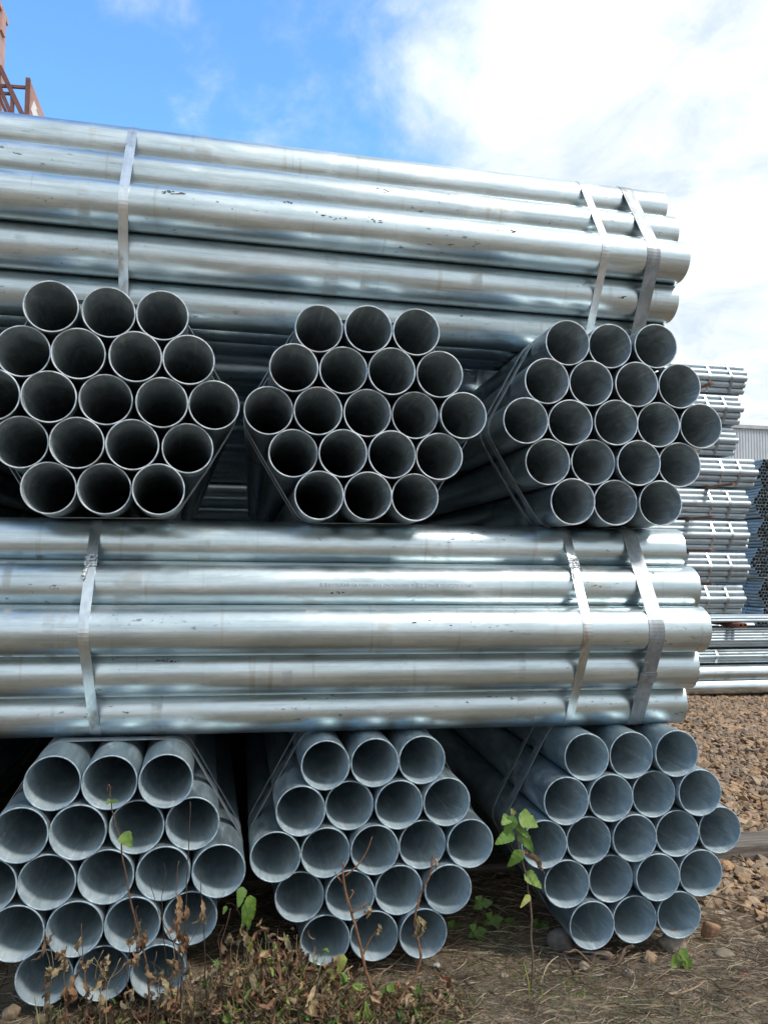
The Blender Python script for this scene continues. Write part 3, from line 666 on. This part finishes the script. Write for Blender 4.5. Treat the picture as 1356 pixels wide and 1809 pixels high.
# tangle of withered leaves: too many to count
rnd = random.Random(9); mb = MB()
for _ in range(2500):
    px = rnd.triangular(330, 830, 470)
    if rnd.random() < .33: px = rnd.uniform(80, 340)
    Y = rnd.uniform(2.34, 2.60); x = at(px, 1750, Y).x; z0 = gz(x, Y)
    hm = .19 * max(.16, 1 - (abs(px - 480) / (190 if px > 480 else 210))) + .04; z = z0 + abs(rnd.gauss(0, .5)) * hm
    p = Vector((x, Y, min(z, z0 + .27))); d = Vector((rnd.gauss(0, .55), rnd.gauss(0, .5), rnd.gauss(-.55, .6)))
    green = rnd.random() < .16; c = rnd.choice(GC if green else DC); k = rnd.uniform(.5, 1.35); L = rnd.uniform(.022, .075)
    leafgrid(mb, p, d, L, L * rnd.uniform(.12, .34), tuple(v * k for v in c), curl=rnd.gauss(0, 3.0), fold=rnd.uniform(.2, 1.6), nrm=Vector((rnd.gauss(0, 1), rnd.gauss(-.4, 1), rnd.gauss(0, 1))), n=8, seed=_, crump=.28)
for _ in range(2200):
    px = rnd.triangular(320, 860, 470) if rnd.random() < .72 else rnd.uniform(60, 340); Y = rnd.uniform(2.38, 2.6); x = at(px, 1750, Y).x; z0 = gz(x, Y)
    h = rnd.uniform(.05, .27) * max(.3, 1 - abs(px - 480) / 260); q = Vector((x, Y, z0)); pts = [q]; dd = Vector((rnd.gauss(0, .3), rnd.gauss(0, .2), 1))
    for i in range(6): q = q + dd.normalized() * h / 6; dd += Vector((rnd.gauss(0, .35), rnd.gauss(0, .25), rnd.gauss(0, .2))); pts.append(q)
    mb.tube(pts, rnd.uniform(.0012, .0022), .0006, 4, tuple(v * rnd.uniform(.7, 1.2) for v in rnd.choice(DC + [(.40, .36, .16), (.34, .33, .12), (.44, .36, .20)])), cap=False)
o = mb.build('withered_weeds', DRYM, smooth=True); o['kind'] = 'stuff'; tag(o, 'tangle of withered brown weeds and curled leaves in front of the stack', 'weeds')
# moss and low green growth
mb = MB(); rnd = random.Random(12)
for _ in range(3200):
    cxp, cyp = rnd.choice([(880, 1640, ), (430, 1730), (1120, 1790), (980, 1760), (860, 1600), (1010, 1730), (560, 1790), (1240, 1790), (780, 1620), (820, 1770), (720, 1760), (900, 1700), (620, 1740)])
    p0 = onz(cxp, cyp, -.04); x, y = p0.x + rnd.gauss(0, .07), p0.y + rnd.gauss(0, .08)
    c = rnd.choice(GC); k = rnd.uniform(.5, 1.); leafgrid(mb, Vector((x, y, gz(x, y) + .002)), Vector((rnd.gauss(0, 1), rnd.gauss(0, 1), abs(rnd.gauss(.4, .5)))), rnd.uniform(.005, .018), rnd.uniform(.003, .007), tuple(v * k for v in c), n=2, seed=_)
o = mb.build('low_weeds', LEAFM); o['kind'] = 'stuff'; tag(o, 'tiny green seedlings and moss scattered over the soil', 'ground cover')

# ------------------------------------------------------------------ single plants, placed where their stems meet the soil
def ground_end(pts, Y):
    p = Vector(pts[-1]); return pts + [(p.x, p.y, min(p.z, gz(p.x, p.y) - .01))] if p.z > gz(p.x, p.y) else pts
def plant(name, label, cat, Y, stem, ra, rb, col, leaves=(), twigs=(), group=None, tilt=0):
    pts = [at(a, b_, Y) for a, b_ in stem]; pts = ground_end(pts, Y); base = Vector(pts[-1])
    e = thing(name, label, cat, base, group=group)
    rel = spline([Vector(p) - base for p in pts][::-1], 4)
    rr = random.Random(int(stem[0][0])); rel = [p + Vector((rr.gauss(0, .0012), rr.gauss(0, .004), 0)) for p in rel]
    m_ = MB(); m_.tube(rel, ra, rb, 7, col); m_.build('stem', DRYM, e, smooth=True)
    for tw in twigs:
        q = spline([Vector(at(a, b_, Y)) - base for a, b_ in tw], 4); m_ = MB(); m_.tube(q, rb * 1.1, rb * .5, 5, col); m_.build('twig', DRYM, e, smooth=True)
    for i, lf in enumerate(leaves):
        (bx, by), (tx, ty), wd, c = lf[:4]; dry = len(lf) > 4
        a, b2 = Vector(at(bx, by, Y)) - base, Vector(at(tx, ty, Y)) - base; L = (b2 - a).length; rr = random.Random(i + int(bx))
        wd = wd if dry else wd * 1.3; m_ = MB(); leafgrid(m_, a + Vector((0, rr.uniform(-.012, .004), 0)), (b2 - a) + Vector((0, rr.uniform(-.5, .1) * L, 0)), L * (1.25 if dry else 1), wd, c, curl=(rr.uniform(1.5, 3) if dry else rr.uniform(-.1, .5)), fold=.9 if dry else .22, teeth=0 if dry else .14, crump=.25 if dry else .05, nrm=Vector((rr.uniform(-.4, .4), -1, rr.uniform(.1, .6))), n=14, seed=i)
        m_.build('leaf', DRYM if dry else LEAFM, e, smooth=True)
    return e
BR, DK, OR_ = (.15, .085, .05), (.075, .05, .038), (.26, .13, .065)
g1, g2, g3, yl = (.17, .30, .05), (.13, .24, .045), (.22, .34, .07), (.34, .36, .08)
plant('climbing_vine', 'leafy green vine with serrated leaves rising before the corner bundle', 'plant', 2.56,
      [(905, 1437), (912, 1475), (922, 1520), (934, 1575), (938, 1640), (939, 1720), (936, 1770)], .0038, .002, (.20, .13, .09),
      [((906, 1440), (888, 1478), .034, g1), ((914, 1440), (950, 1458), .05, g3), ((906, 1470), (873, 1492), .038, g1), ((915, 1465), (944, 1508), .036, g2), ((918, 1500), (895, 1535), .034, g1), ((926, 1542), (956, 1566), .036, g3), ((934, 1580), (912, 1600), .018, yl), ((922, 1500), (944, 1535), .026, DC[0], 1), ((912, 1452), (930, 1478), .03, g2), ((898, 1442), (880, 1456), .03, g1), ((908, 1440), (902, 1428), .016, yl)])
plant('green_sprig', 'short sprig with bright green leaves over a withered brown leaf, beside the rocks', 'plant', 2.58,
      [(1200, 1672), (1202, 1700), (1200, 1730), (1192, 1790)], .0028, .0012, BR,
      [((1200, 1690), (1182, 1710), .036, g3), ((1200, 1672), (1208, 1700), .026, g3), ((1206, 1688), (1216, 1724), .03, g1), ((1202, 1705), (1208, 1740), .026, DC[0], 1), ((1196, 1735), (1190, 1775), .016, DC[2], 1), ((1194, 1770), (1188, 1795), .014, yl)])
plant('bare_twig', 'upright orange brown forked bare twig before the middle bottom bundle', 'twig', 2.44,
      [(606, 1522), (607, 1560), (620, 1608), (632, 1655), (643, 1705), (656, 1750), (659, 1809)], .0062, .003, OR_,
      [((648, 1600), (655, 1618), .012, DC[3], 1), ((668, 1630), (672, 1655), .014, DC[3], 1), ((650, 1605), (642, 1622), .010, DC[1], 1)],
      [[(609, 1548), (632, 1528), (648, 1503), (657, 1478)], [(606, 1560), (597, 1550), (591, 1540)], [(622, 1612), (640, 1600), (652, 1592)], [(640, 1690), (652, 1662), (668, 1640)], [(616, 1590), (624, 1576), (620, 1572)]])
plant('bare_twig', 'leaning brown twig with drooping dry seed heads before the middle bottom bundle', 'twig', 2.47,
      [(766, 1508), (758, 1545), (744, 1580), (733, 1620), (737, 1660), (744, 1690), (728, 1735), (690, 1785)], .0055, .0022, OR_,
      [((738, 1618), (752, 1652), .014, (.34, .26, .12), 1), ((735, 1620), (738, 1660), .014, (.30, .22, .10), 1), ((742, 1622), (760, 1646), .012, (.36, .27, .12), 1), ((766, 1520), (772, 1545), .010, DC[3], 1)],
      [[(760, 1535), (768, 1520), (770, 1540)], [(735, 1600), (742, 1590), (738, 1585)]])
plant('dried_stem', 'tall brown dried stem with one small green leaf', 'plant', 2.46,
      [(193, 1385), (199, 1430), (214, 1490), (224, 1560), (242, 1635), (257, 1695), (264, 1760), (258, 1815)], .0042, .0014, BR,
      [((218, 1470), (236, 1494), .034, g3), ((196, 1412), (188, 1420), .012, g2), ((198, 1414), (212, 1410), .010, g2), ((250, 1660), (258, 1690), .02, DC[0], 1), ((246, 1650), (252, 1690), .022, DC[2], 1), ((262, 1700), (254, 1730), .016, DC[1], 1)],
      [[(193, 1385), (190, 1392), (191, 1400)], [(193, 1385), (197, 1394)], [(247, 1640), (240, 1610), (244, 1600)]])
plant('dried_stem', 'thin dark dried stem standing before the grey pipe ends', 'plant', 2.45, [(337, 1417), (333, 1490), (330, 1560), (327, 1640), (322, 1720), (318, 1800)], .0024, .0012, DK, [((330, 1600), (322, 1640), .018, DC[0], 1), ((326, 1650), (334, 1690), .02, DC[5], 1)])
plant('dried_stem', 'dark dried stem with shrivelled leaves halfway up', 'plant', 2.48, [(352, 1537), (356, 1580), (359, 1630), (362, 1700), (366, 1800)], .0022, .001, DK, [((358, 1590), (352, 1630), .014, DC[1], 1), ((359, 1610), (364, 1640), .012, DC[3], 1)])
plant('dried_stem', 'leaning thin dark stem forking near the pipe rims', 'plant', 2.44, [(263, 1555), (280, 1610), (300, 1655), (318, 1700), (330, 1790)], .0018, .0009, DK, twigs=[[(318, 1700), (350, 1640), (380, 1600), (398, 1575)]])
plant('dried_stem', 'short dried stem with brown clustered leaves', 'plant', 2.43, [(316, 1520), (312, 1575), (318, 1640), (316, 1720), (310, 1805)], .0022, .001, BR, [((314, 1600), (304, 1640), .022, DC[0], 1), ((314, 1580), (322, 1620), .02, DC[1], 1), ((318, 1640), (306, 1690), .022, DC[0], 1), ((316, 1670), (326, 1712), .018, DC[2], 1)])
plant('dried_stem', 'slender dark stem with a bent tip', 'plant', 2.47, [(290, 1522), (292, 1548), (286, 1600), (292, 1680), (300, 1790)], .0016, .0008, DK)
plant('dried_stem', 'pale forked straw stem with tiny seed heads', 'plant', 2.42, [(213, 1692), (200, 1722), (190, 1745), (188, 1809)], .0018, .001, (.34, .26, .14), [((165, 1690), (158, 1700), .008, DC[3], 1), ((186, 1705), (192, 1712), .008, DC[3], 1)], [[(190, 1735), (175, 1705), (166, 1690)], [(192, 1730), (212, 1715), (222, 1700)], [(166, 1692), (150, 1720), (156, 1750)]])
plant('dried_stem', 'dried stem with wide withered brown leaves low down', 'plant', 2.42, [(118, 1670), (114, 1700), (114, 1750), (118, 1809)], .0024, .0012, BR, [((116, 1680), (100, 1690), .024, DC[1], 1), ((115, 1690), (114, 1720), .022, DC[3], 1), ((116, 1745), (130, 1790), .026, DC[5], 1), ((118, 1740), (110, 1800), .022, DC[0], 1), ((122, 1745), (136, 1770), .022, DC[0], 1)])
plant('leafy_weed', 'weed with drooping dark green leaves between two bottom bundles', 'plant', 2.60, [(432, 1570), (436, 1600), (438, 1660), (442, 1790)], .0024, .001, BR,
      [((428, 1565), (420, 1600), .028, g2), ((440, 1580), (448, 1625), .03, g1), ((436, 1590), (430, 1640), .024, g2), ((438, 1600), (440, 1645), .022, g1), ((400, 1598), (394, 1612), .012, g2), ((436, 1650), (446, 1690), .022, yl)], [[(436, 1640), (415, 1600), (400, 1596)]])
plant('leafy_weed', 'low bright green weed among the withered leaves', 'plant', 2.50, [(600, 1690), (590, 1720), (580, 1760), (578, 1809)], .003, .0016, (.22, .12, .09), [((606, 1686), (594, 1720), .026, yl), ((590, 1715), (570, 1722), .03, yl), ((600, 1695), (606, 1712), .018, g3), ((585, 1720), (572, 1765), .022, DC[5], 1)])
plant('leafy_weed', 'single green leaf on a short stalk near the leaning twig', 'plant', 2.52, [(688, 1735), (684, 1760), (680, 1800)], .002, .001, BR, [((684, 1738), (698, 1750), .024, g3), ((682, 1742), (674, 1756), .012, g2)])
plant('leafy_weed', 'broad pale green leaf standing low beside the forked twig', 'plant', 2.40, [(650, 1775), (650, 1809)], .002, .001, BR, [((648, 1809), (646, 1765), .026, g3), ((654, 1809), (662, 1780), .016, g1)])
for i, (px_, py_, tx, ty) in enumerate([(840, 1640, 850, 1664), (868, 1618, 880, 1640), (900, 1628, 912, 1634), (850, 1590, 838, 1606), (950, 1630, 956, 1650), (800, 1632, 796, 1648)]):
    Y = 2.95 + .05 * (i % 3); plant('leafy_weed', ['low green weed in the dark gap before the corner bundle', 'low green weed deep in the dark gap with a lifted leaf', 'low spreading green weed next to the vine stem', 'low green weed under the edge of the middle bundle', 'low green weed at the foot of the corner bundle', 'low green weed close to the leaning twig'][i], 'plant', Y, [(px_, py_), (px_ + 4, py_ + 30)], .002, .001, (.10, .12, .04),
          [((px_, py_), (tx, ty), .03, g2), ((px_, py_), (px_ - 12, py_ - 6), .026, g1), ((px_ + 2, py_ + 6), (px_ + 20, py_ + 2), .028, g2), ((px_, py_ + 4), (px_ - 16, py_ + 16), .026, g2)])
rs = random.Random(77)
HUE = ['rust brown', 'pale tan', 'dark brown', 'grey brown']
for i in range(16):
    px_ = [150, 176, 232, 276, 286, 304, 340, 372, 396, 414, 455, 480, 505, 530, 560, 90][i]; h = rs.uniform(60, 190) if px_ < 420 else rs.uniform(50, 130); c = [BR, (.34, .25, .14), DK, (.22, .17, .12)][i % 4]
    st = [(px_ + rs.uniform(-14, 14), 1795 - h), (px_ + rs.uniform(-8, 8), 1795 - h * .6), (px_ + rs.uniform(-5, 5), 1795 - h * .3), (px_, 1808)]
    lv = []
    for k in range(rs.randint(4, 9)):
        t = rs.uniform(.15, 1); bx, by = st[0][0] * t + px_ * (1 - t), 1795 - h * t; lv.append(((bx, by), (bx + rs.uniform(-16, 16), by + rs.uniform(8, 40)), rs.uniform(.010, .024), rs.choice(DC), 1))
    tw = [[(px_, 1795 - h * .5), (px_ + rs.uniform(-14, 14), 1795 - h * .7), (px_ + rs.uniform(-26, 26), 1795 - h * .85)]]
    plant('withered_weed', '%s withered weed with %s shrivelled leaves, %s' % (HUE[i % 4], ['few', 'several', 'many'][0 if len(lv) < 5 else 1 if len(lv) < 7 else 2], ['before the dried stems', 'beside the pale forked straw', 'beside the tall stem with the green leaf', 'below the leaning thin stem', 'at the foot of the slender stem', 'close to the clustered brown leaves', 'between the two dark dried stems', 'beside the dark stem with shrivelled leaves', 'at the edge of the stack gap', 'before the drooping green weed', 'behind the broad grass blade', 'in the thick of the tangle', 'towards the middle bundle', 'below the middle bundle', 'beside the low bright weed', 'behind the brown rocks'][i]), 'plant', rs.uniform(2.38, 2.52), st, .0024, .001, c, lv, tw, group='withered weeds in front of the stack')
# grass blades
for i, (a, b_, c) in enumerate([((925, 1700), (934, 1775), .004), ((958, 1748), (940, 1809), .005), ((1032, 1745), (1022, 1809), .005), ((1150, 1763), (1154, 1800), .004), ((60, 1755), (78, 1812), .004), ((108, 1770), (88, 1812), .004), ((322, 1770), (312, 1812), .006), ((432, 1740), (440, 1800), .009), ((830, 1770), (842, 1806), .004), ((1170, 1780), (1150, 1812), .004)]):
    Y = 2.48; p, q = at(*b_, Y), at(*a, Y); p.z = min(p.z, gz(p.x, Y)); m_ = MB(); mid = (p + q) / 2 + Vector((.004, -.01, .002))
    ribbon(m_, spline([p, mid, q], 4), c, rnd.choice([(.34, .36, .08), (.24, .33, .07), (.40, .38, .12)]), Vector((1, .15, 0)))
    o = m_.build('grass_blade', LEAFM); tag(o, ['upright grass blade before the vine stem', 'leaning grass blade right of the vine stem', 'leaning grass blade below the looping root', 'short grass blade below the pale shard', 'grass blade by the brown rock at the dried stems', 'grass blade leaning over the smaller brown rock', 'wide grass blade at the foot of the thin dark stem', 'broad grass blade among the withered weeds', 'short grass blade between the leaning twig and the vine', 'short grass blade below the green sprig'][i].replace('right of', 'beside'), 'grass', 'single grass blades')
# curled roots
for lab, pts, ra, Y in [('looping brown root arching over the straw by the corner bundle', [(1025, 1755), (1010, 1715), (997, 1690), (1002, 1680), (1020, 1681), (1045, 1702), (1065, 1706), (1090, 1700), (1112, 1680)], .0042, 2.64),
                        ('thick bent brown root reaching under the corner bundle', [(1076, 1765), (1072, 1735), (1076, 1715), (1088, 1698), (1105, 1680), (1116, 1668)], .0085, 2.66),
                        ('long low root snaking across the straw', [(945, 1715), (970, 1728), (1005, 1738), (1040, 1732), (1062, 1720)], .0035, 2.62),
                        ('straight brown root lying along the soil', [(970, 1765), (1020, 1772), (1090, 1778), (1150, 1772), (1200, 1775), (1280, 1790)], .0050, 2.56)]:
    q = spline([at(a, b_, Y) for a, b_ in pts], 5); q = [Vector((p.x, p.y + .01 * math.sin(i * .7), max(p.z, gz(p.x, p.y) + ra * .4))) for i, p in enumerate(q)]
    m_ = MB(); m_.tube(q, ra, ra * .6, 8, (.20, .13, .085)); o = m_.build('root', DRYM, smooth=True); tag(o, lab, 'root', 'roots on the soil')
# thin sticks beside the timber
for i, (a, b_) in enumerate([((1225, 1570), (1330, 1605)), ((1300, 1500), (1320, 1525)), ((1280, 1500), (1335, 1530))]):
    p, q = onz(*a, -.03), onz(*b_, -.03); p.z = gz(p.x, p.y) + .03; q.z = gz(q.x, q.y) + .035; m_ = MB(); m_.tube([p, (p + q) / 2 + Vector((0, 0, .012)), q], .005, .003, 6, (.34, .26, .17))
    o = m_.build('stick', DRYM, smooth=True); tag(o, ['long thin dry stick lying on the gravel beside the corner bundle', 'short straw coloured stick beside the timber end', 'straw coloured stick leaning by the timber end'][i], 'stick')
o = MB(); p = onz(1310, 1725, gz(1.7, 2.6) + .01); o.tube([p, p + Vector((.012, 0, .006)), p + Vector((.02, .004, .002))], .005, .003, 6, (.62, .10, .16)); o = o.build('litter_scrap', STONE); tag(o, 'tiny pink plastic scrap lying on the straw', 'litter')
